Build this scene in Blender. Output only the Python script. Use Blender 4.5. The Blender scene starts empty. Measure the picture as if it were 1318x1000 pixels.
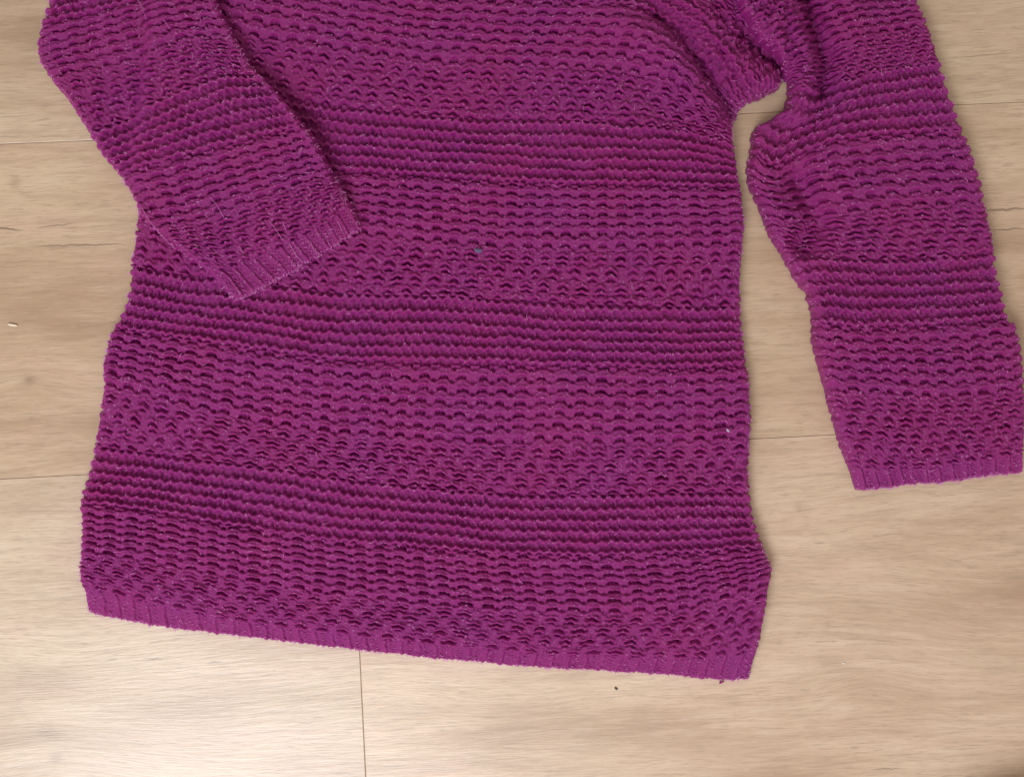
import bpy, math, random
import numpy as np
from math import radians, pi

S = 0.00045            # metres per pixel-sized unit of the layout plan (plan is 1318 x 1000 units)
CX, CY = 659.0, 500.0
def W(x, y, z=0.0):
    return ((x-CX)*S, (CY-y)*S, z*S)

scene = bpy.context.scene
# ------------------------------------------------------------------ camera
cam_d = bpy.data.cameras.new("camera")
cam = bpy.data.objects.new("camera", cam_d)
scene.collection.objects.link(cam)
CAM_H = 0.66
cam.location = (0, 0, CAM_H)
cam.rotation_euler = (0, 0, 0)
cam_d.sensor_width = 36
cam_d.lens = 36*CAM_H/(1318*S)
cam_d.clip_start = 0.01
cam_d.clip_end = 50
scene.camera = cam
# ------------------------------------------------------------------ room light
world = bpy.data.worlds.new("World")
scene.world = world
world.use_nodes = True
bg = world.node_tree.nodes["Background"]
bg.inputs[0].default_value = (1.0, 0.88, 0.76, 1)
bg.inputs[1].default_value = 0.57
def area(name, loc, target, sx, sy, power, col):
    d = bpy.data.lights.new(name, 'AREA'); d.shape = 'RECTANGLE'
    d.size = sx; d.size_y = sy; d.energy = power; d.color = col
    o = bpy.data.objects.new(name, d); scene.collection.objects.link(o)
    o.location = loc
    from mathutils import Vector
    o.rotation_euler = (Vector(target)-Vector(loc)).to_track_quat('-Z', 'Y').to_euler()
    return o
area("window_light", (-0.38, -0.84, 1.05), (-0.02, -0.12, 0), 0.85, 0.6, 17.5, (0.89, 0.945, 1.0))
scene.view_settings.view_transform = 'Standard'
scene.view_settings.look = 'None'
scene.view_settings.exposure = 0.0
scene.view_settings.gamma = 1.0

# ------------------------------------------------------------------ numpy noise
rng = np.random.RandomState(7)
_T = rng.rand(256, 256)
def hsh(i, j, k=0):
    i = np.asarray(i).astype(np.int64); j = np.asarray(j).astype(np.int64)
    return _T[(i*7+j*13+k*37) % 256, (i*31+j*3+k*71) % 256]
def vnoise(x, y, k=0):
    xi = np.floor(x); yi = np.floor(y)
    fx = x-xi; fy = y-yi
    fx = fx*fx*(3-2*fx); fy = fy*fy*(3-2*fy)
    a = hsh(xi, yi, k); b = hsh(xi+1, yi, k); c = hsh(xi, yi+1, k); d = hsh(xi+1, yi+1, k)
    return (a*(1-fx)+b*fx)*(1-fy)+(c*(1-fx)+d*fx)*fy - 0.5
def sstep(a, b, x):
    t = np.clip((x-a)/(b-a), 0, 1)
    return t*t*(3-2*t)

# ------------------------------------------------------------------ knit stitch relief (plan units)
SW, RH = 12.5, 14.0      # stitch width, ridge height
def purl_ridge(s, t, amp=3.9, half=3.7):
    """wavy band of purl bumps, t = rows from the ridge line"""
    wave = 0.115*np.cos(2*pi*s)
    d = (t-wave)*RH
    z = np.sqrt(np.clip(1-(d/half)**2, 0, 1))
    bump = 0.82+0.18*np.cos(4*pi*s)
    return amp*z*bump
def legs(s, t):
    l = np.abs(np.cos(2*pi*(s+0.04*np.sin(2*pi*t))))
    return l
def garter(s, v):
    j = np.floor(v+0.5); t = v-j
    rj = hsh(j, np.floor(s+0.25), 3)
    tt = t+(rj-0.5)*0.05
    wave = 0.115*np.cos(2*pi*s)
    d = (tt-wave)*RH
    half = 2.6+0.3*np.cos(4*pi*s)
    r = 1.6+2.0*np.sqrt(np.clip(1-(d/half)**2, 0, 1))*(0.85+0.3*rj)
    lg = np.exp(-(((np.abs(((s*2) % 1.0)-0.5))-0.12)/0.12)**2)
    val = -4.3+2.7*lg*(0.3+1.1*hsh(j, np.floor(s*2), 6))
    k = sstep(half+1.0, half-0.4, np.abs(d)) if False else 1-np.clip((np.abs(d)-half+0.5)/1.5, 0, 1)
    return val*(1-k)+r*k
def holes(s, v, soft=1.0):
    j = np.floor(v)
    t = v-j                               # hole centre at t = .5
    sh = (hsh(j, 1, 9)-0.5)*0.10
    c = (s+sh)/2.0
    k = np.floor(c+0.5)
    jag = 1+0.55*vnoise(s*3.3, v*4.0, 41)
    xx = (c-k)*2*SW                       # distance from hole column centre
    rj = hsh(j, k, 2)
    arch = (xx/7.5)**2*2.4
    yy = (t-0.44)*RH-arch+(rj-0.5)*1.0
    wj = 6.7*(0.85+0.3*rj)
    hh = 3.0*(0.75+0.4*hsh(j, k, 8))
    e = np.sqrt((xx/wj)**2+(yy/hh)**2)*jag
    base = 2.0+0.9*np.cos(2*pi*(t-0.02))*np.ones_like(s)+0.45*np.cos(2*pi*s)
    hole = 1-sstep(0.72, 1.12, e)
    depth = 5.4*(0.8+0.4*hsh(j, k, 4))
    lg = 2.2*np.exp(-((np.abs(xx)-2.3)/1.3)**2)
    z = base-hole*(depth-lg)
    lip = np.exp(-((yy+hh+1.2)/1.2)**2)*np.clip(1-(np.abs(xx)/9.5)**4, 0, 1)
    z = z+1.9*lip
    thin = (t-0.10+0.07*np.cos(2*pi*s)+0.05*hsh(j, np.floor(s*2), 44))*RH
    z = z+0.9*np.exp(-(thin/1.3)**2)-0.8*np.exp(-((thin-2.6)/1.2)**2)
    ph = np.cos(2*pi*c)
    yl = (t-(0.62-0.20*ph))*RH
    z = z-1.3*np.exp(-(yl/1.3)**2)*(0.5+hsh(j, np.floor(s*2), 46))+0.9*np.exp(-((yl-2.8)/1.4)**2)
    k2 = np.floor(c)
    x2 = (c-k2-0.5)*2*SW
    y2 = (t-0.78)*RH
    e2 = np.sqrt((x2/2.9)**2+(y2/3.0)**2)
    z = z-(1-sstep(0.5, 1.3, e2))*(2.2+2.4*hsh(j, k2, 6))
    return z
def chevron(s, v):
    z = 1.0+0.35*np.cos(4*pi*s)
    out = z
    j = np.floor(v)
    t = v-j
    off = (j % 2)*0.5
    c = s/2.0+off+(hsh(j, 3, 11)-0.5)*0.08
    k = np.floor(c+0.5)
    xx = (c-k)*2*SW
    for q, tc in enumerate((0.26, 0.72)):
        rj = hsh(j*2+q, k, 12)
        x1 = xx+(rj-0.5)*2.2
        sgn = 1.0
        yc = -1.0*np.cos(pi*np.clip(x1/6.0, -1.5, 1.5))+0.07*x1*(hsh(k, j+q, 17)-0.3)*2+(hsh(k, j*2+q, 14)-0.5)*1.6
        y = (t-tc)*RH-yc
        w = 9.4*(0.75+0.4*hsh(j+q, k, 15))
        tap = np.clip(1-(np.abs(x1)/w)**3, 0, 1)
        b = np.sqrt(np.clip(1-(y/2.0)**2, 0, 1))*3.4*np.sqrt(tap)*(0.6+0.7*rj)
        g = np.exp(-((y-3.0)/1.2)**2)*5.2*tap*(0.6+0.8*hsh(j*2+q, k, 18))
        out = out+b-g
    return out
def rib(s, v):
    x = s*SW
    c = x/20.5
    d = (c-np.floor(c+0.5))*20.5
    y = v*12.5
    wale = 2.2*np.exp(-(d/2.3)**2)*(0.6+0.6*hsh(np.floor(c+0.5), 0, 40))
    dd = np.abs(d)-10.2
    arcs = 1.15*np.cos(2*pi*(y/4.0+0.03*dd*dd))*sstep(2.5, 6, np.abs(d))
    groove = -1.3*np.exp(-((d-3.8)/1.6)**2)
    return -0.4+wale+arcs+groove
KIND = {'G': garter, 'H': holes, 'C': chevron, 'R': rib}

def knit(s, v, zones, seed):
    n1 = vnoise(s*0.55+seed, v*0.8, 21); n2 = vnoise(s*0.6, v*0.9+seed, 22)
    n3 = vnoise(s*0.12+seed, v*0.15, 23)
    sw = s+0.34*n1+0.7*n3
    vw = v+0.26*n2+0.25*vnoise(s*0.15, v*0.3+seed, 27)
    out = np.zeros_like(s)
    wsum = np.zeros_like(s)
    for a, b, kd in zones:
        m = (v > a-0.5) & (v < b+0.5)
        if not m.any():
            continue
        wob = v[m]+0.12*vnoise(s[m]*1.3, v[m]*0, 45)
        ex = 0.27 if kd == 'G' else 0.0
        w = sstep(a-0.10-ex, a+0.10-ex, wob)*(1-sstep(b-0.10+ex, b+0.10+ex, wob))+1e-5
        w = w*(60.0 if kd == 'G' else 1.0)
        ss, vv = sw[m], vw[m]
        if kd in 'CHR':
            vv = vv-a
        out[m] += w*KIND[kd](ss, vv)
        wsum[m] += w
    out = out/np.maximum(wsum, 1e-6)
    # stitch to stitch unevenness and fibre roughness
    out = out*(1.0+0.5*vnoise(s*1.1, v*1.1+seed, 24))
    out += 0.9*vnoise(s*0.9, v*1.2, 25)+1.5*vnoise(s*5.0, v*5.5, 26)+1.1*(np.random.RandomState(int(seed)).rand(*s.shape)-0.5)
    return out

# ------------------------------------------------------------------ cloth from course lines
def resample(pts, us):
    p = np.array(pts, float)
    seg = np.hypot(np.diff(p[:, 0]), np.diff(p[:, 1]))
    L = np.concatenate([[0], np.cumsum(seg)])/seg.sum()
    # smooth the polyline slightly with a dense resample + blur
    d = np.linspace(0, 1, 401)
    xs = np.interp(d, L, p[:, 0]); ys = np.interp(d, L, p[:, 1])
    ker = np.hanning(41); ker /= ker.sum()
    def bl(a):
        e = np.concatenate([2*a[0]-a[1:21][::-1], a, 2*a[-1]-a[-21:-1][::-1]])
        return np.convolve(e, ker, 'valid')
    xs, ys = bl(xs), bl(ys)
    return np.interp(us, d, xs), np.interp(us, d, ys)
def pchip_rows(vk, A, v):
    """monotone-ish cubic through the key rows, A: (K, n)"""
    vk = np.array(vk, float); K = len(vk)
    h = np.diff(vk)[:, None]; dl = np.diff(A, axis=0)/h
    m = np.zeros_like(A)
    m[0] = dl[0]; m[-1] = dl[-1]
    h0 = h[:-1]; h1 = h[1:]
    m[1:-1] = (dl[:-1]*h1+dl[1:]*h0)/(h0+h1)
    i = np.clip(np.searchsorted(vk, v, side='right')-1, 0, K-2)
    t = ((v-vk[i])/(vk[i+1]-vk[i]))[:, None]
    H = (vk[i+1]-vk[i])[:, None]
    return ((2*t**3-3*t**2+1)*A[i]+(t**3-2*t**2+t)*H*m[i] +
            (-2*t**3+3*t**2)*A[i+1]+(t**3-t**2)*H*m[i+1])
def dist_poly(X, Y, pts):
    best = np.full(X.shape, 1e9)
    for (x0, y0), (x1, y1) in zip(pts[:-1], pts[1:]):
        dx, dy = x1-x0, y1-y0
        t = np.clip(((X-x0)*dx+(Y-y0)*dy)/(dx*dx+dy*dy), 0, 1)
        best = np.minimum(best, np.hypot(X-x0-t*dx, Y-y0-t*dy))
    return best
RB = 4.0; RO = 200
class Raster:
    def __init__(self):
        self.a = np.zeros((int(1400/RB)+40, int(1718/RB)+40))
    def idx(self, X, Y):
        return (np.clip(((Y+RO)/RB), 0, self.a.shape[0]-2), np.clip(((X+RO)/RB), 0, self.a.shape[1]-2))
    def put(self, X, Y, Z):
        i, j = self.idx(X, Y)
        np.maximum.at(self.a, (i.astype(int), j.astype(int)), Z)
    def blur(self, n):
        b = self.a.copy()
        for _ in range(n):
            p = np.pad(b, 1, mode='edge')
            b = (p[:-2, 1:-1]+p[2:, 1:-1]+p[1:-1, :-2]+p[1:-1, 2:]+2*p[1:-1, 1:-1])/6
        self.b = b
    def get(self, X, Y):
        i, j = self.idx(X, Y); i0 = i.astype(int); j0 = j.astype(int); fi = i-i0; fj = j-j0
        b = self.b
        return (b[i0, j0]*(1-fi)*(1-fj)+b[i0+1, j0]*fi*(1-fj)+b[i0, j0+1]*(1-fi)*fj+b[i0+1, j0+1]*fi*fj)

def make_mesh(name, co, faces, mat, smooth=True):
    me = bpy.data.meshes.new(name)
    n = len(co); f = len(faces)
    me.vertices.add(n); me.vertices.foreach_set('co', co.astype(np.float32).ravel())
    me.loops.add(f*4); me.loops.foreach_set('vertex_index', faces.astype(np.int32).ravel())
    me.polygons.add(f)
    me.polygons.foreach_set('loop_start', np.arange(0, f*4, 4, dtype=np.int32))
    me.polygons.foreach_set('use_smooth', np.ones(f, dtype=bool) if smooth else np.zeros(f, dtype=bool))
    me.update(); me.validate()
    me.materials.append(mat)
    o = bpy.data.objects.new(name, me); scene.collection.objects.link(o)
    return o

SURF = []      # samples of the finished surface, for fibres
def cloth(rows, zones, nst, thick, step, seed, parts, under=None, folds=(), raster=None, margin=60, edge_w=9.0, flip=0.0, edges=None):
    vk = [r[0] for r in rows]
    us0 = np.linspace(0, 1, 161)
    RX, RY = [], []
    for _, pts in rows:
        x, y = resample(pts, us0); RX.append(x); RY.append(y)
    RX = np.array(RX); RY = np.array(RY)
    # v samples: even spacing in plan units along the middle line
    vd = np.linspace(vk[0], vk[-1], 1500)
    gx = pchip_rows(vk, RX, vd); gy = pchip_rows(vk, RY, vd)
    L = np.hypot(np.diff(gx, axis=0), np.diff(gy, axis=0))
    L = np.percentile(L, 60, axis=1)
    cum = np.concatenate([[0], np.cumsum(L)])
    nr = int(cum[-1]/step)
    v = np.interp(np.linspace(0, cum[-1], nr), cum, vd)
    # snap rows onto the part borders
    for a, b, _ in parts[1:]:
        v[np.argmin(np.abs(v-a))] = a
    wmed = np.median(np.hypot(np.diff(gx, axis=1), np.diff(gy, axis=1)).sum(axis=1))
    nu = int(wmed/step)
    u = np.linspace(0, 1, nu)
    X = pchip_rows(vk, RX, v); Y = pchip_rows(vk, RY, v)
    iu = u*(len(us0)-1); i0 = np.clip(iu.astype(int), 0, len(us0)-2); fu = iu-i0
    X = X[:, i0]*(1-fu)+X[:, i0+1]*fu; Y = Y[:, i0]*(1-fu)+Y[:, i0+1]*fu
    V = np.repeat(v[:, None], nu, 1); U = np.repeat(u[None], nr, 0)
    # edge distance (plan units)
    wrow = np.hypot(X[:, -1]-X[:, 0], Y[:, -1]-Y[:, 0])[:, None]
    de = np.minimum(U, 1-U)*wrow
    if edges is not None:
        for side, pts in enumerate(edges):
            pts = np.array(sorted(pts, key=lambda q: q[1]), float)
            xe = X[:, -1] if side else X[:, 0]; ye = Y[:, -1] if side else Y[:, 0]
            dx = np.interp(ye, pts[:, 1], pts[:, 0])-xe
            fade = np.clip((ye-pts[0, 1])/15, 0, 1)*np.clip((pts[-1, 1]+8-ye)/8, 0, 1)
            dd = ((1-U) if side else U)*wrow
            X = X+(dx*fade)[:, None]*np.exp(-(dd/45.0)**2)
    # slight uneven outline
    ou = np.where(U < 0.5, -1, 1)*np.exp(-(de/12)**2)
    X = X+ou*(1.8*vnoise(V*0.9+seed, U*0, 31)+1.6*vnoise(V*0.25+seed, U*0, 32))
    T = thick
    e = np.clip(de/edge_w, 0, 1)
    prof = np.sqrt(np.clip(1-(1-e)**2, 0, 1))
    vend = vk[-1]
    db = (vend-V)*12.5
    eb = np.clip(db/4.0, 0, 1)
    Y = Y+np.exp(-(db/5)**2)*(1.6*vnoise(U*nst*0.9, V*0, 33)+1.0*vnoise(U*nst*3.1, V*0, 34))
    pb = np.sqrt(np.clip(1-(1-eb)**2, 0, 1))
    hemT = 0.62+0.38*sstep(0, 45, db)
    Z = T*prof*pb*hemT
    if under is not None:
        Z = Z+under.get(X, Y)
    Z = Z+1.6*vnoise(X/70+seed, Y/70, 35)*prof+2.0*vnoise(X/150, Y/120+seed, 36)*prof
    for pts, w, amp in folds:
        Z = Z+amp*np.exp(-(dist_poly(X, Y, pts)/w)**2)*np.minimum(prof, 1)
    if raster is not None:
        raster.put(X, Y, Z); raster.blur(5)
    # base normals
    def grad(A):
        return np.gradient(A, axis=0), np.gradient(A, axis=1)
    xv, xu = grad(X); yv, yu = grad(-Y); zv, zu = grad(Z)
    nx = yu*zv-zu*yv; ny = zu*xv-xu*zv; nz = xu*yv-yu*xv
    sg = np.sign(nz); sg[sg == 0] = 1
    ln = np.sqrt(nx*nx+ny*ny+nz*nz)+1e-9
    nx, ny, nz = nx*sg/ln, ny*sg/ln, nz*sg/ln
    sst = (U-0.5)*nst+flip
    # compress stitches round the rolled edge
    K = knit(sst, V, zones, seed)*(0.25+0.75*np.clip(de/9, 0, 1))*(0.4+0.6*eb)
    for (bx, by, sx, sy, am) in ((945, 50, 70, 75, 9.0), (1025, 60, 30, 90, 5.0), (1075, 375, 60, 28, 3.0), (890, 150, 50, 70, 2.5), (1040, 300, 35, 40, 3.0), (150, 690, 60, 60, 2.0)):
        gg = np.exp(-((X-bx)/sx)**2-((Y-by)/sy)**2)
        K = K+am*gg*(vnoise(X/6.5, Y/5.5, 51)+0.6*vnoise(X/3.2, Y/3.0, 52))
    K = np.where(de < 12, np.clip(K, -2.2, 2.6), K)
    PX = X+nx*K; PY = Y-ny*K; PZ = np.maximum(Z+nz*K, 0.15)
    if under is not None:
        PZ = np.maximum(PZ, under.get(X, Y)*0.5)
    co = np.stack([(PX-CX)*S, (CY-PY)*S, PZ*S], -1)
    SURF.append((PX, PY, PZ, xu, yu, de))
    idx = np.arange(nr*nu).reshape(nr, nu)
    vis = (PX > -margin) & (PX < 1318+margin) & (PY > -margin) & (PY < 1000+margin)
    objs = []
    for a, b, (nm, mat, parent) in parts:
        ra = int(np.argmin(np.abs(v-a))); rb = int(np.argmin(np.abs(v-b)))
        sub = idx[ra:rb+1]
        vv = vis[ra:rb+1]
        q = np.stack([sub[:-1, :-1], sub[1:, :-1], sub[1:, 1:], sub[:-1, 1:]], -1)
        keep = vv[:-1, :-1] | vv[1:, 1:]
        q = q[keep]
        uq, inv = np.unique(q, return_inverse=True)
        fc = inv.reshape(q.shape)
        o = make_mesh(nm, co.reshape(-1, 3)[uq], fc, mat)
        if parent is not None:
            o.parent = parent
        objs.append(o)
    return objs

# ------------------------------------------------------------------ node helper
class NT:
    def __init__(self, name):
        self.m = bpy.data.materials.new(name); self.m.use_nodes = True
        self.t = self.m.node_tree; self.n = self.t.nodes; self.l = self.t.links
        self.bsdf = self.n['Principled BSDF']
    def put(self, node, i, val):
        if hasattr(val, 'is_linked') or isinstance(val, bpy.types.NodeSocket):
            self.l.new(val, node.inputs[i])
        else:
            node.inputs[i].default_value = val
    def math(self, op, a, b=None, c=None, clamp=False):
        nd = self.n.new('ShaderNodeMath'); nd.operation = op; nd.use_clamp = clamp
        for i, x in enumerate((a, b, c)):
            if x is not None:
                self.put(nd, i, x)
        return nd.outputs[0]
    def noise(self, vec, scale, detail=3, rough=0.55, dist=0.0):
        nd = self.n.new('ShaderNodeTexNoise')
        if vec is not None: self.l.new(vec, nd.inputs['Vector'])
        nd.inputs['Scale'].default_value = scale; nd.inputs['Detail'].default_value = detail
        nd.inputs['Roughness'].default_value = rough; nd.inputs['Distortion'].default_value = dist
        return nd.outputs['Fac']
    def comb(self, x, y, z=0.0):
        nd = self.n.new('ShaderNodeCombineXYZ')
        for i, q in enumerate((x, y, z)): self.put(nd, i, q)
        return nd.outputs[0]
    def ramp(self, fac, stops, interp='LINEAR'):
        nd = self.n.new('ShaderNodeValToRGB'); self.l.new(fac, nd.inputs[0])
        cr = nd.color_ramp; cr.interpolation = interp
        while len(cr.elements) < len(stops): cr.elements.new(0.5)
        for el, (p, c) in zip(cr.elements, stops):
            el.position = p; el.color = (c[0], c[1], c[2], 1) if not isinstance(c, (int, float)) else (c, c, c, 1)
        return nd.outputs[0]
    def mix(self, fac, a, b, mode='MIX'):
        nd = self.n.new('ShaderNodeMix'); nd.data_type = 'RGBA'; nd.blend_type = mode
        self.put(nd, 0, fac)
        for i, q in ((6, a), (7, b)):
            if isinstance(q, tuple): nd.inputs[i].default_value = (*q, 1)
            else: self.put(nd, i, q)
        return nd.outputs[2]
    def bump(self, h, strength, dist):
        nd = self.n.new('ShaderNodeBump'); self.l.new(h, nd.inputs['Height'])
        nd.inputs['Strength'].default_value = strength; nd.inputs['Distance'].default_value = dist
        self.l.new(nd.outputs[0], self.bsdf.inputs['Normal'])

def plan_coords(k):
    """object position expressed in plan units (x right, y down)"""
    tc = k.n.new('ShaderNodeTexCoord'); sp = k.n.new('ShaderNodeSeparateXYZ')
    k.l.new(tc.outputs['Object'], sp.inputs[0])
    x = k.math('MULTIPLY_ADD', sp.outputs[0], 1/S, CX)
    y = k.math('MULTIPLY_ADD', sp.outputs[1], -1/S, CY)
    return x, y

def knit_material():
    k = NT('magenta_yarn')
    x, y = plan_coords(k)
    v = k.comb(x, y, 0.0)
    n1 = k.noise(v, 0.012, 3)
    n2 = k.noise(v, 0.55, 4, 0.7)
    c = k.ramp(n1, [(0.3, (0.280, 0.014, 0.156)), (0.7, (0.255, 0.015, 0.172))])
    c2 = k.mix(k.math('MULTIPLY', k.math('SUBTRACT', n2, 0.5, clamp=True), 1.0), c, (0.44, 0.035, 0.33))
    k.l.new(c2, k.bsdf.inputs['Base Color'])
    b = k.bsdf
    b.inputs['Roughness'].default_value = 0.42
    b.inputs['Subsurface Weight'].default_value = 0.55
    b.inputs['Subsurface Radius'].default_value = (1.0, 0.15, 0.75)
    b.inputs['Subsurface Scale'].default_value = 6.0*S
    b.inputs['Specular IOR Level'].default_value = 0.38
    b.inputs['Sheen Weight'].default_value = 0.0
    b.inputs['Sheen Roughness'].default_value = 0.4
    b.inputs['Sheen Tint'].default_value = (1.0, 0.55, 0.95, 1)
    k.bump(n2, 0.9, 2.2*S)
    return k.m

def wood_material():
    k = NT('oak_laminate')
    x, y = plan_coords(k)
    oi = k.n.new('ShaderNodeObjectInfo')
    seed = k.math('MULTIPLY', oi.outputs['Random'], 3.0)
    # along / across the board (boards lie about 2.6 degrees off the picture's horizontal)
    th = radians(-2.7)
    ux = k.math('ADD', k.math('MULTIPLY', x, math.cos(th)), k.math('MULTIPLY', y, math.sin(th)))
    uy = k.math('SUBTRACT', k.math('MULTIPLY', y, math.cos(th)), k.math('MULTIPLY', x, math.sin(th)))
    def gauss(x0, y0, sx, sy):
        a = k.math('DIVIDE', k.math('SUBTRACT', x, x0), sx)
        b = k.math('DIVIDE', k.math('SUBTRACT', y, y0), sy)
        r = k.math('ADD', k.math('MULTIPLY', a, a), k.math('MULTIPLY', b, b))
        return k.math('EXPONENT', k.math('MULTIPLY', r, -1.0))
    # grain lines flow round knots: shift the across coordinate
    warp = 0.0
    lowv = k.comb(k.math('MULTIPLY', ux, 0.004), k.math('MULTIPLY', uy, 0.012), seed)
    low = k.noise(lowv, 1.0, 2)
    wy = k.math('ADD', uy, k.math('MULTIPLY', k.math('SUBTRACT', low, 0.5), 10.0))
    for (x0, y0, sx, sy, amp) in ((60, 985, 120, 55, 26), (38, 489, 60, 30, 14), (1330, 800, 180, 95, -34),
                                  (1110, 880, 60, 30, 12), (1240, 640, 200, 50, 12), (500, 890, 90, 40, 8), (90, 840, 110, 40, -10)):
        wy = k.math('ADD', wy, k.math('MULTIPLY', gauss(x0, y0, sx, sy), amp))
    g1 = k.noise(k.comb(k.math('MULTIPLY', ux, 0.011), k.math('MULTIPLY', wy, 0.13), seed), 1.0, 5, 0.6)
    g2 = k.noise(k.comb(k.math('MULTIPLY', ux, 0.034), k.math('MULTIPLY', wy, 0.42), seed), 1.0, 3, 0.6)
    broad = k.noise(k.comb(k.math('MULTIPLY', ux, 0.0028), k.math('MULTIPLY', wy, 0.014), seed), 1.0, 2, 0.5)
    tint = k.noise(k.comb(k.math('MULTIPLY', ux, 0.006), k.math('MULTIPLY', uy, 0.02), k.math('ADD', seed, 7.0)), 1.0, 2, 0.5)
    base = k.ramp(broad, [(0.28, (0.36, 0.235, 0.145)), (0.48, (0.50, 0.36, 0.242)), (0.70, (0.59, 0.455, 0.32))])
    base = k.mix(k.math('MULTIPLY', k.ramp(tint, [(0.5, 0.0), (0.75, 1.0)]), 0.45), base, (0.60, 0.42, 0.32))
    c = k.mix(k.ramp(g1, [(0.28, 0.42), (0.5, 0.0)]), base, (0.31, 0.22, 0.15))
    c = k.mix(k.ramp(g1, [(0.52, 0.0), (0.75, 0.25)]), c, (0.70, 0.60, 0.48))
    g3 = k.noise(k.comb(k.math('MULTIPLY', ux, 0.05), k.math('MULTIPLY', wy, 0.9), seed), 1.0, 2, 0.6)
    c = k.mix(k.ramp(g3, [(0.30, 0.5), (0.47, 0.0)]), c, (0.30, 0.21, 0.15))
    c = k.mix(k.ramp(g3, [(0.55, 0.0), (0.75, 0.30)]), c, (0.66, 0.56, 0.45))
    c = k.mix(k.ramp(g2, [(0.34, 0.6), (0.41, 0.0)]), c, (0.35, 0.25, 0.175))
    # faint growth rings around the cathedral figure and the knots
    ringn = k.math('ADD', wy, k.math('MULTIPLY', low, 30.0))
    ring = k.math('SINE', k.math('MULTIPLY', ringn, 0.52))
    win = k.math('ADD', gauss(1200, 800, 150, 75), k.math('MULTIPLY', gauss(120, 930, 150, 70), 0.6), clamp=True)
    c = k.mix(k.math('MULTIPLY', k.math('MULTIPLY', k.ramp(ring, [(0.0, 1.0), (0.45, 0.0)]), win), 0.30), c, (0.40, 0.28, 0.19))
    # knots
    for (x0, y0, sx, sy, st) in ((38, 489, 9, 6, .6), (20, 235, 8, 9, .35), (63, 943, 16, 6, .45), (72, 975, 9, 8, .4),
                                 (41, 538, 5, 4, .25), (1070, 852, 22, 9, .3), (40, 870, 60, 18, .25), (1028, 652, 7, 7, .25),
                                 (1065, 803, 5, 8, .2), (1148, 940, 22, 3, .3)):
        c = k.mix(k.math('MULTIPLY', gauss(x0, y0, sx, sy), st), c, (0.22, 0.135, 0.085))
    # drying cracks printed in the decor
    cn = k.noise(k.comb(k.math('MULTIPLY', x, 0.07), 0.0, 0.0), 1.0, 3, 0.6)
    cn = k.math('MULTIPLY', k.math('SUBTRACT', cn, 0.5), 7.0)
    for (x0, y0, x1, y1, w, st) in ((-20, 292, 36, 297, 1.1, .9), (38, 294, 105, 287, .9, .75), (25, 317, 185, 314, 1.0, .8),
                                    (1255, 272, 1330, 268, 1.2, .85), (1262, 297, 1330, 294, .9, .9), (1215, 76, 1330, 66, .8, .6),
                                    (1118, 990, 1165, 988, 1.0, .7), (180, 846, 215, 849, .9, .7), (262, 853, 290, 852, 1.0, .75),
                                    (375, 932, 410, 929, .8, .6), (-10, 658, 115, 657, .7, .5), (1235, 137, 1330, 132, .5, .2),
                                    (0, 510, 60, 508, .7, .35), (1045, 698, 1066, 699, 1, .5), (1000, 282, 1040, 280, .8, .4),
                                    (1210, 140, 1318, 137, .6, .4), (1250, 190, 1318, 186, .8, .3), (420, 994, 462, 996, 1.5, .3),
                                    (230, 900, 320, 897, .7, .25), (520, 865, 700, 860, .7, .2), (560, 940, 760, 938, .7, .22),
                                    (990, 380, 1010, 379, .8, .3), (955, 302, 975, 300, .8, .3), (1240, 240, 1300, 238, .7, .35)):
        sl = (y1-y0)/(x1-x0)
        yc = k.math('ADD', k.math('MULTIPLY_ADD', x, sl, y0-sl*x0), cn)
        t = k.math('MULTIPLY', k.math('SUBTRACT', x, (x0+x1)/2), 2.0/(x1-x0))
        t2 = k.math('MULTIPLY', t, t)
        half = k.math('MULTIPLY', k.math('SUBTRACT', 1.0, t2, clamp=True), w*1.5)
        d = k.math('ABSOLUTE', k.math('SUBTRACT', y, yc))
        mk = k.math('MULTIPLY', k.math('SUBTRACT', half, d, clamp=True), st*0.8, clamp=True)
        c = k.mix(mk, c, (0.10, 0.065, 0.045))
    c = k.mix(1.0, c, oi.outputs['Color'], 'MULTIPLY')
    k.l.new(c, k.bsdf.inputs['Base Color'])
    rr = k.math('MULTIPLY_ADD', g1, 0.10, 0.30)
    k.l.new(rr, k.bsdf.inputs['Roughness'])
    k.bsdf.inputs['Specular IOR Level'].default_value = 0.95
    k.bump(k.math('ADD', g1, k.math('MULTIPLY', g2, 0.6)), 0.25, 1.2*S)
    return k.m

def plain(name, col, rough=0.6, sub=0.0):
    k = NT(name)
    x, y = plan_coords(k)
    n = k.noise(k.comb(x, y), 0.3, 3)
    c = k.mix(k.math('MULTIPLY', n, 0.4), col, tuple(q*0.6 for q in col))
    k.l.new(c, k.bsdf.inputs['Base Color'])
    k.bsdf.inputs['Roughness'].default_value = rough
    return k.m

YARN = knit_material()
WOOD = wood_material()

def tag(o, label=None, cat=None, group=None, kind=None):
    if label: o['label'] = label
    if cat: o['category'] = cat
    if group: o['group'] = group
    if kind: o['kind'] = kind
    return o

# ------------------------------------------------------------------ floor: laminate boards
GAPM = plain('board_joint', (0.33, 0.25, 0.18), 0.9)
fx0, fx1, fy0, fy1 = -1100, 2400, -1000, 2000
fl = make_mesh('floor', np.array([W(fx0, fy1, -1.2), W(fx1, fy1, -1.2), W(fx1, fy0, -1.2), W(fx0, fy0, -1.2)]), np.array([[0, 1, 2, 3]]), GAPM, False)
tag(fl, 'laminate floor of pale oak boards', kind='structure')
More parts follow.
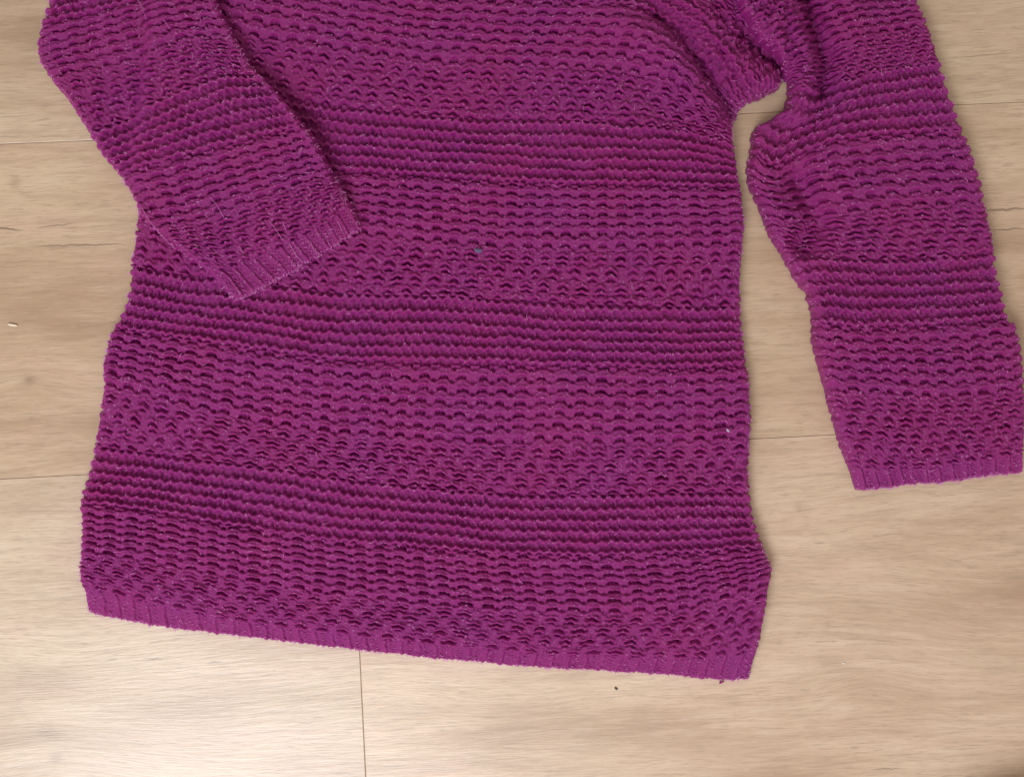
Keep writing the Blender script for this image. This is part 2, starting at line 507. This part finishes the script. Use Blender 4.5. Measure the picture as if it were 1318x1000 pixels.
# long joints: y as a line in x
def seam(a, b):     # y at x=0 and x=1318
    return lambda x: a+(b-a)*x/1318.0
seams = [seam(-1110, -1150), seam(-673, -722), seam(-243, -298), seam(187, 133), seam(617, 547), seam(1047, 985+0), seam(1480, 1420), seam(1910, 1850)]
seams[5] = seam(1056, 1003)
TONES = {(2, 0): (0.96, 0.96, 0.95), (2, 1): (1.0, 1.0, 0.98), (3, 1): (0.98, 0.94, 0.90), (4, 0): (1.04, 1.05, 1.08), (4, 1): (1.07, 1.05, 1.06)}
ends = [[-420, 2000], [-900, 420, 1900], [-150, 1900], [-500, 1500], [463], [-300, 1300], [200, 1700]]
def board(xa, xb, top, bot, tone=(1, 1, 1)):
    """board with small bevelled edges; joint ends lean by the boards' angle"""
    gw, bw = 0.36, 0.6
    def P(x, f, inx, iny, z):
        yy = f(x)
        return W(x+inx+0.0485*(yy-840), yy+iny, z)
    n = 8
    vs, fs = [], []
    xs = np.linspace(xa, xb, n+1)
    prof = [(gw, -1.3), (gw, -0.35), (gw+bw, 0.0)]
    rings = []
    for (o, z) in prof:
        ring = []
        for i, x in enumerate(xs):
            inx = o if i == 0 else (-o if i == n else 0)
            ring.append(P(x, bot, inx, -o, z))
        for i, x in reversed(list(enumerate(xs))):
            inx = o if i == 0 else (-o if i == n else 0)
            ring.append(P(x, top, inx, o, z))
        rings.append(ring)
    N = len(rings[0])
    for r in rings: vs += r
    for q in range(len(rings)-1):
        for i in range(N):
            j = (i+1) % N
            fs.append([q*N+i, q*N+j, (q+1)*N+j, (q+1)*N+i])
    b = (len(rings)-1)*N
    for i in range(n):
        fs.append([b+i, b+i+1, b+N-2-i, b+N-1-i])
    o = make_mesh('board', np.array(vs), np.array(fs), WOOD, False)
    o.parent = fl
    o.color = (*tone, 1)
    return o
for r in range(len(seams)-1):
    es = [fx0]+ends[r]+[fx1]
    for q, (a, b) in enumerate(zip(es[:-1], es[1:])):
        board(a, b, seams[r], seams[r+1], TONES.get((r, q), (1, 1, 1)))

# ------------------------------------------------------------------ sweater
sweater = bpy.data.objects.new('sweater', None); scene.collection.objects.link(sweater)
sweater.empty_display_size = 0.05
tag(sweater, 'magenta purple chunky knit sweater laid flat on the pale oak floor', 'sweater')

body_rows = [
 (-24, [(215, -230), (330, -210), (560, -190), (780, -175), (860, -130), (930, -70), (1000, 20)]),
 (-16, [(225, -120), (330, -105), (440, -85), (560, -70), (700, -68), (790, -62), (860, -45), (915, 0), (965, 50), (1001, 115)]),
 (-11, [(215, -65), (330, -42), (440, -18), (560, -2), (700, 3), (780, 6), (840, 17), (890, 48), (926, 88), (957, 137)]),
 (-4, [(205, 30), (330, 57), (440, 75), (560, 92), (700, 93), (800, 97), (860, 112), (905, 145), (946, 168)]),
 (0, [(200, 95), (330, 128), (430, 147), (500, 154), (580, 162), (700, 164), (800, 168), (880, 176), (942, 195)]),
 (5, [(188, 180), (330, 205), (440, 221), (560, 228), (660, 234), (760, 238), (880, 240), (946, 243)]),
 (12, [(180, 268), (440, 306), (560, 320), (660, 325), (760, 326), (880, 325), (952, 322)]),
 (16, [(171, 350), (230, 360), (330, 372), (440, 386), (560, 388), (660, 393), (760, 399), (880, 402), (952, 402)]),
 (21, [(146, 418), (200, 427), (300, 441), (440, 461), (560, 464), (660, 466), (760, 468), (880, 471), (960, 467)]),
 (28, [(133, 498), (230, 522), (330, 545), (440, 560), (560, 571), (660, 573), (880, 571), (963, 566)]),
 (32, [(121, 578), (230, 592), (330, 603), (440, 619), (560, 632), (660, 640), (760, 641), (880, 637), (968, 637)]),
 (37, [(110, 640), (200, 653), (300, 670), (440, 690), (560, 700), (660, 706), (760, 708), (880, 706), (978, 698)]),
 (44, [(106, 708), (200, 722), (300, 742), (440, 764), (560, 777), (660, 784), (760, 787), (880, 783), (990, 752)]),
 (48, [(111, 752), (200, 773), (300, 795), (440, 812), (560, 826), (700, 838), (820, 842), (900, 845), (972, 835)]),
 (50, [(115, 787), (200, 804), (300, 816), (440, 832), (560, 846), (680, 856), (760, 861), (870, 868), (930, 875), (964, 873)]),
]
bz = [(-24, -17, 'H'), (-17, -13, 'C'), (-13, -11, 'G'), (-11, -4, 'H'), (-4, 0, 'C'), (0, 5, 'G'), (5, 12, 'H'), (12, 16, 'C'), (16, 21, 'G'),
      (21, 28, 'H'), (28, 32, 'C'), (32, 37, 'G'), (37, 44, 'H'), (44, 48, 'C'), (48, 50, 'R')]
ras = Raster()
body_folds = [([(845, 25), (885, 65), (915, 110), (938, 150)], 12, -15),       # valley above the armpit roll
              ([(890, 20), (925, 75), (960, 105), (978, 110)], 15, 14), ([(955, 50), (1000, 92), (1012, 112)], 9, -15),       # rolled fold beside the sleeve
              ([(800, 40), (850, 70), (895, 130), (925, 185)], 20, 12),        # broad hump
              ([(820, 110), (850, 150), (880, 170)], 14, -4),
              ([(940, 225), (900, 300), (905, 380)], 16, -2.5),
              ([(350, 110), (420, 180), (455, 240)], 14, -3),
              ([(130, 570), (230, 600)], 20, -2), ([(120, 650), (300, 700), (440, 760)], 30, 1.5)]
body, hem = cloth(body_rows, bz, 66, 20.0, 1.02, 3.0,
                  [(-24, 48, ('body', YARN, sweater)), (48, 50, ('hem_band', YARN, sweater))],
                  folds=body_folds, raster=ras, edges=(
    [(183, 265), (178, 300), (174, 340), (172, 370), (165, 395), (157, 410), (147, 430), (141, 450), (136, 480), (137, 500), (134, 530),
     (128, 560), (122, 590), (117, 610), (110, 630), (107, 650), (110, 680), (108, 700), (107, 740), (112, 760), (115, 787)],
    [(943, 150), (938, 182), (946, 213), (953, 253), (956, 300), (953, 334), (950, 400), (958, 460), (963, 494), (965, 550), (961, 600),
     (963, 634), (967, 660), (978, 694), (991, 727), (990, 744), (981, 790), (975, 827), (965, 867)]))

ls_rows = [
 (-17, [(118, -110), (250, -125)]),
 (-14, [(72, -12), (130, -35), (200, -52), (290, -70)]),
 (-11, [(57, 35), (120, 22), (200, 0), (300, -22)]),
 (-8, [(51, 72), (120, 52), (200, 30), (302, 18)]),
 (-4, [(72, 112), (130, 98), (200, 83), (260, 64), (330, 62)]),
 (0, [(122, 180), (180, 160), (230, 139), (300, 110), (362, 112)]),
 (5, [(158, 228), (210, 216), (270, 200), (340, 182), (412, 168)]),
 (12, [(198, 302), (270, 292), (340, 268), (400, 245), (448, 236)]),
 (16.5, [(264, 355), (320, 342), (374, 320), (426, 294), (464, 270)]),
 (18.5, [(303, 386), (318, 388), (345, 374), (400, 343), (440, 318), (473, 298)]),
]
lz = [(-18, -11, 'G'), (-11, -4, 'H'), (-4, 0, 'C'), (0, 5, 'G'), (5, 12, 'H'), (12, 16.5, 'C'), (16.5, 18.5, 'R')]
ls_folds = [([(100, 0), (125, 60), (140, 110), (165, 170)], 14, -4), ([(70, 90), (130, 185)], 12, 2),
            ([(290, 0), (350, 105), (425, 205)], 12, 15), ([(190, 250), (215, 290)], 9, -5), ([(300, 345), (320, 365)], 10, -3)]
ras_all = Raster(); ras_all.a = ras.a.copy(); ras_all.blur(6)
lsl, lcuff = cloth(ls_rows, lz, 20, 20.0, 1.02, 11.0,
                   [(-17, 16.5, ('sleeve', YARN, sweater)), (16.5, 18.5, ('cuff', YARN, None))],
                   under=ras_all, folds=ls_folds, edges=(
    [(72, -8), (68, 10), (57, 43), (53, 67), (55, 80), (67, 103), (90, 130), (110, 160), (127, 187), (133, 200), (153, 223), (180, 260),
     (192, 284), (220, 310), (252, 336), (285, 362), (303, 384)],
    [(270, -20), (280, 0), (310, 57), (333, 97), (377, 143), (410, 183), (424, 210), (444, 247), (459, 272), (471, 297)]))
lcuff.parent = lsl

rs_rows = [
 (-22, [(905, -130), (1000, -150), (1110, -200)]),
 (-16, [(930, -25), (975, -50), (1040, -75), (1140, -95)]),
 (-11, [(955, 38), (985, 25), (1030, 0), (1085, -15), (1165, -22)]),
 (-4, [(1000, 88), (1020, 85), (1050, 72), (1100, 58), (1189, 42)]),
 (0, [(1011, 122), (1040, 128), (1070, 117), (1110, 106), (1160, 97), (1209, 90)]),
 (5, [(965, 195), (990, 215), (1025, 200), (1065, 182), (1110, 176), (1170, 172), (1233, 168)]),
 (12, [(978, 285), (1010, 290), (1050, 283), (1100, 278), (1170, 272), (1262, 268)]),
 (16, [(1014, 342), (1050, 340), (1100, 342), (1160, 342), (1272, 334)]),
 (21, [(1043, 412), (1090, 418), (1150, 418), (1230, 414), (1293, 408)]),
 (28, [(1067, 506), (1130, 511), (1200, 514), (1260, 510), (1310, 503)]),
 (33, [(1091, 600), (1170, 602), (1240, 594), (1312, 582)]),
 (35, [(1103, 631), (1140, 628), (1165, 623), (1220, 620), (1260, 613), (1313, 608)]),
]
rz = [(-22, -16, 'C'), (-16, -11, 'G'), (-11, -4, 'H'), (-4, 0, 'C'), (0, 5, 'G'), (5, 12, 'H'), (12, 16, 'C'), (16, 21, 'G'),
      (21, 28, 'H'), (28, 33, 'C'), (33, 35, 'R')]
rs_folds = [([(1028, -30), (1042, 30), (1062, 85), (1056, 120)], 12, -21), ([(995, -20), (1018, 50), (1030, 100), (1022, 150)], 13, 15), ([(1085, -20), (1095, 60)], 22, 7),
            ([(1058, 140), (1030, 185)], 12, -4), ([(1025, 240), (1050, 290), (1030, 320)], 18, -18),
            ([(1030, 345), (1080, 355)], 12, 4), ([(1085, 370), (1130, 365)], 14, -3), ([(970, 180), (975, 240), (1000, 290)], 12, 3)]
rsl, rcuff = cloth(rs_rows, rz, 21, 24.0, 1.02, 23.0,
                   [(-22, 33, ('sleeve', YARN, sweater)), (33, 35, ('cuff', YARN, None))],
                   under=ras_all, folds=rs_folds, edges=(
    [(1015, 123), (1003, 147), (975, 163), (966, 173), (965, 187), (960, 217), (961, 240), (975, 267), (988, 303), (1006, 330), (1021, 361),
     (1035, 377), (1042, 401), (1043, 434), (1051, 467), (1060, 504), (1071, 541), (1081, 581), (1093, 607), (1101, 630)],
    [(1171, 3), (1185, 30), (1203, 80), (1215, 120), (1228, 157), (1240, 187), (1255, 230), (1261, 263), (1268, 293), (1275, 332),
     (1277, 351), (1285, 384), (1291, 409), (1301, 418), (1306, 444), (1311, 484), (1313, 604)]))
rcuff.parent = rsl

# ------------------------------------------------------------------ fuzz and painted glints: short fibres standing off the yarn
def tubes(name, paths, rad, mat):
    vs, fs = [], []
    for p, r in zip(paths, rad):
        p = np.array(p); n = len(p); b = len(vs)
        for i in range(n):
            a = p[max(i-1, 0)]; c = p[min(i+1, n-1)]
            t = (c-a)/(np.linalg.norm(c-a)+1e-9)
            s1 = np.cross(t, (0, 0, 1.0)); s1 /= np.linalg.norm(s1)+1e-9
            s2 = np.cross(s1, t)
            rr = r*(0.35 if i in (0, n-1) else 1.0)
            for q in range(3):
                an = 2*pi*q/3
                x, y, z = p[i]+rr*(math.cos(an)*s1+math.sin(an)*s2)
                vs.append(W(x, y, z))
        for i in range(n-1):
            for q in range(3):
                w = (q+1) % 3
                fs.append([b+i*3+q, b+i*3+w, b+(i+1)*3+w, b+(i+1)*3+q])
    return make_mesh(name, np.array(vs), np.array(fs), mat)
FIB = plain('fibre_and_glint', (0.74, 0.22, 0.60), 0.32)  # fibre colour kept pale so it also stands in for glints
R = random.Random(4)
paths, rad = [], []
for (PX, PY, PZ, XU, YU, DE), cnt in zip(SURF, (7000, 1500, 2100)):
    nr, nu = PX.shape
    got = 0
    while got < cnt:
        i = R.randrange(3, nr-3); j = R.randrange(3, nu-3)
        x, y, z = PX[i, j], PY[i, j], PZ[i, j]
        if not (-20 < x < 1338 and -20 < y < 1000): continue
        zl = PZ[i-3:i+4, j-3:j+4].max()
        if z < zl-1.5: continue
        a = R.uniform(0, 2*pi) if R.random() < .5 else R.gauss(0, .5)
        L = R.uniform(1.6, 4) if R.random() < .96 else R.uniform(5, 9)
        bend = R.uniform(-1.6, 1.6)
        pp = []
        for q in range(4):
            tt = q/3
            pp.append((x+math.cos(a)*L*(tt-.5)-math.sin(a)*bend*math.sin(pi*tt), y+math.sin(a)*L*(tt-.5)+math.cos(a)*bend*math.sin(pi*tt), zl-0.2+R.uniform(0, .6)*math.sin(pi*tt)))
        paths.append(pp); rad.append(R.uniform(0.2, 0.42)); got += 1
for (PX, PY, PZ, XU, YU, DE), cnt in zip(SURF, (1500, 600, 650)):
    nr, nu = PX.shape
    got = 0
    while got < cnt:
        q = R.random()
        if q < .35: i, j, a = R.randrange(3, nr-3), R.randrange(2, 7), pi
        elif q < .7: i, j, a = R.randrange(3, nr-3), nu-R.randrange(3, 8), 0
        else: i, j, a = nr-R.randrange(2, 5), R.randrange(3, nu-3), pi/2
        x, y, z = PX[i, j], PY[i, j], PZ[i, j]
        if not (-20 < x < 1338 and -20 < y < 1000):
            if R.random() < .1: got += 1
            continue
        a += R.gauss(0, 0.9); L = R.uniform(2, 5.5); bend = R.uniform(-1.5, 1.5)
        pp = [(x+math.cos(a)*(L*t/3-1)-math.sin(a)*bend*math.sin(pi*t/3), y+math.sin(a)*(L*t/3-1)+math.cos(a)*bend*math.sin(pi*t/3), z+0.6+R.uniform(0, .5)) for t in range(4)]
        paths.append(pp); rad.append(R.uniform(0.25, 0.45)); got += 1
fz = tubes('fibres_and_glints', paths, rad, FIB); fz.parent = sweater; fz['kind'] = 'stuff'

def drape(pts, n=14, lift=0.5):
    px, py = resample(pts, np.linspace(0, 1, n))
    out = []
    PX, PY, PZ = SURF[1][:3]
    for x, y in zip(px, py):
        x += R.uniform(-.5, .5)
        m = (np.abs(PX-x) < 4) & (np.abs(PY-y) < 4)
        out.append((x, y, (PZ[m].max() if m.any() else 5)+lift))
    return out
wales = [[(192, 268), (206, 292), (222, 310), (238, 326)], [(283, 262), (292, 274), (300, 288)], [(355, 291), (364, 301), (373, 315)],
         [(182, 0), (188, 14), (196, 28), (200, 38)], [(318, 322), (324, 332)], [(380, 318), (388, 334), (396, 342)], [(405, 315), (411, 327), (420, 333)],
         [(88, 118), (98, 131), (104, 140)], [(60, 80), (66, 92)], [(440, 290), (446, 303)], [(224, 40), (232, 52)], [(372, 292), (377, 302)]]
for w in wales:
    sh = tubes('drawn_thread', [drape(w)], [0.36], FIB); sh.parent = lsl

# ------------------------------------------------------------------ small things
def surf_z(x, y):
    best = 0
    for PX, PY, PZ, *_ in SURF:
        d = np.hypot(PX-x, PY-y); i = np.argmin(d)
        if d.flat[i] < 3: 
            m = d < 5
            best = max(best, PZ[m].max())
    return float(best)
def blob(name, x, y, z, lx, ly, lz, ang, mat, seed, nu=14, nv=9, bend=0.0):
    vs, fs = [], []
    rr = random.Random(seed)
    for i in range(nv+1):
        ph = pi*i/nv
        for j in range(nu):
            t = 2*pi*j/nu
            k = 1+rr.uniform(-.12, .12)
            px = math.cos(ph)*lx; r = math.sin(ph)**0.7
            py = r*math.cos(t)*ly*k+bend*(px/lx)**2; pz = r*math.sin(t)*lz*k
            c, s_ = math.cos(ang), math.sin(ang)
            vs.append(W(x+px*c-py*s_, y+px*s_+py*c, max(z+pz, 0.05)))
    for i in range(nv):
        for j in range(nu):
            fs.append([i*nu+j, i*nu+(j+1) % nu, (i+1)*nu+(j+1) % nu, (i+1)*nu+j])
    return make_mesh(name, np.array(vs), np.array(fs), mat)
tag(blob('wood_splinter', 17, 418.5, 1.8, 6.5, 1.5, 1.6, radians(9), plain('cream_splinter', (0.85, 0.74, 0.6), .5), 1),
    'tiny cream splinter lying on the floor left of the sweater', 'splinter')
tag(blob('dirt_speck', 793, 885.5, 0.8, 2.4, 1.3, 0.9, radians(35), plain('dark_grit', (0.05, 0.04, 0.035), .8), 2),
    'tiny black speck of grit on the floor below the hem', 'speck')
tag(blob('lint', 616, 326, surf_z(616, 326)+0.2, 5.2, 2.6, 1.2, radians(8), plain('blue_grey_lint', (0.12, 0.09, 0.20), .9), 3, bend=-1.0),
    'small blue grey tuft of lint caught in the middle of the sweater front', 'lint')
tag(blob('lint', 932, 553, surf_z(932, 553)+0.2, 2.6, 1.8, 1.0, radians(50), plain('white_lint', (0.45, 0.30, 0.50), .9), 4),
    'tiny whitish dot of lint near the right side edge of the sweater', 'lint')
tag(blob('wood_chip', 1086, 853, 0.6, 2.4, 0.8, 0.6, radians(25), plain('pale_chip', (0.85, 0.78, 0.7), .5), 5),
    'tiny pale chip on the floor right of the hem corner', 'chip')
th = blob('loose_thread', 928, 876.5, 3.0, 3.6, 1.5, 1.5, radians(-25), YARN, 6, bend=1.0); th.parent = sweater

# ------------------------------------------------------------------ added block, almost out of frame, that shades the lower right corner
corner_blocker = bpy.data.objects.new('shade_blocker', None); scene.collection.objects.link(corner_blocker)
corner_blocker.location = W(1300, 1103)
tag(corner_blocker, 'brown block added to shade the bottom right corner, almost out of view', 'shade_blocker')
def dome(name, rx, ry, h0, h1, mat, bulge):
    vs, fs = [], []
    NU, NV = 48, 14
    for i in range(NV+1):
        f = i/NV
        for j in range(NU):
            t = 2*pi*j/NU
            a = math.sin(f*pi/2)
            k = (math.cos(f*pi/2)**bulge) if f < 1 else 0.0
            x = rx*math.cos(t)*k; y = ry*math.sin(t)*(1+0.15*math.cos(t))*k
            vs.append((x*S, -y*S, (h0+(h1-h0)*a*(1+0.25*math.cos(t)*0))*S))
    for i in range(NV):
        for j in range(NU):
            fs.append([i*NU+j, i*NU+(j+1) % NU, (i+1)*NU+(j+1) % NU, (i+1)*NU+j])
    fs.append([0, 1, 2, 3])
    o = make_mesh(name, np.array(vs), np.array(fs[:-1]), mat); o.parent = corner_blocker
    return o
dome('blocker_base', 172, 98, 0.5, 22, plain('brown_blocker_base', (0.38, 0.20, 0.14), .8), 0.2)
dome('blocker_top', 168, 95, 20, 75, plain('brown_blocker_top', (0.42, 0.22, 0.16), .9), 0.28)
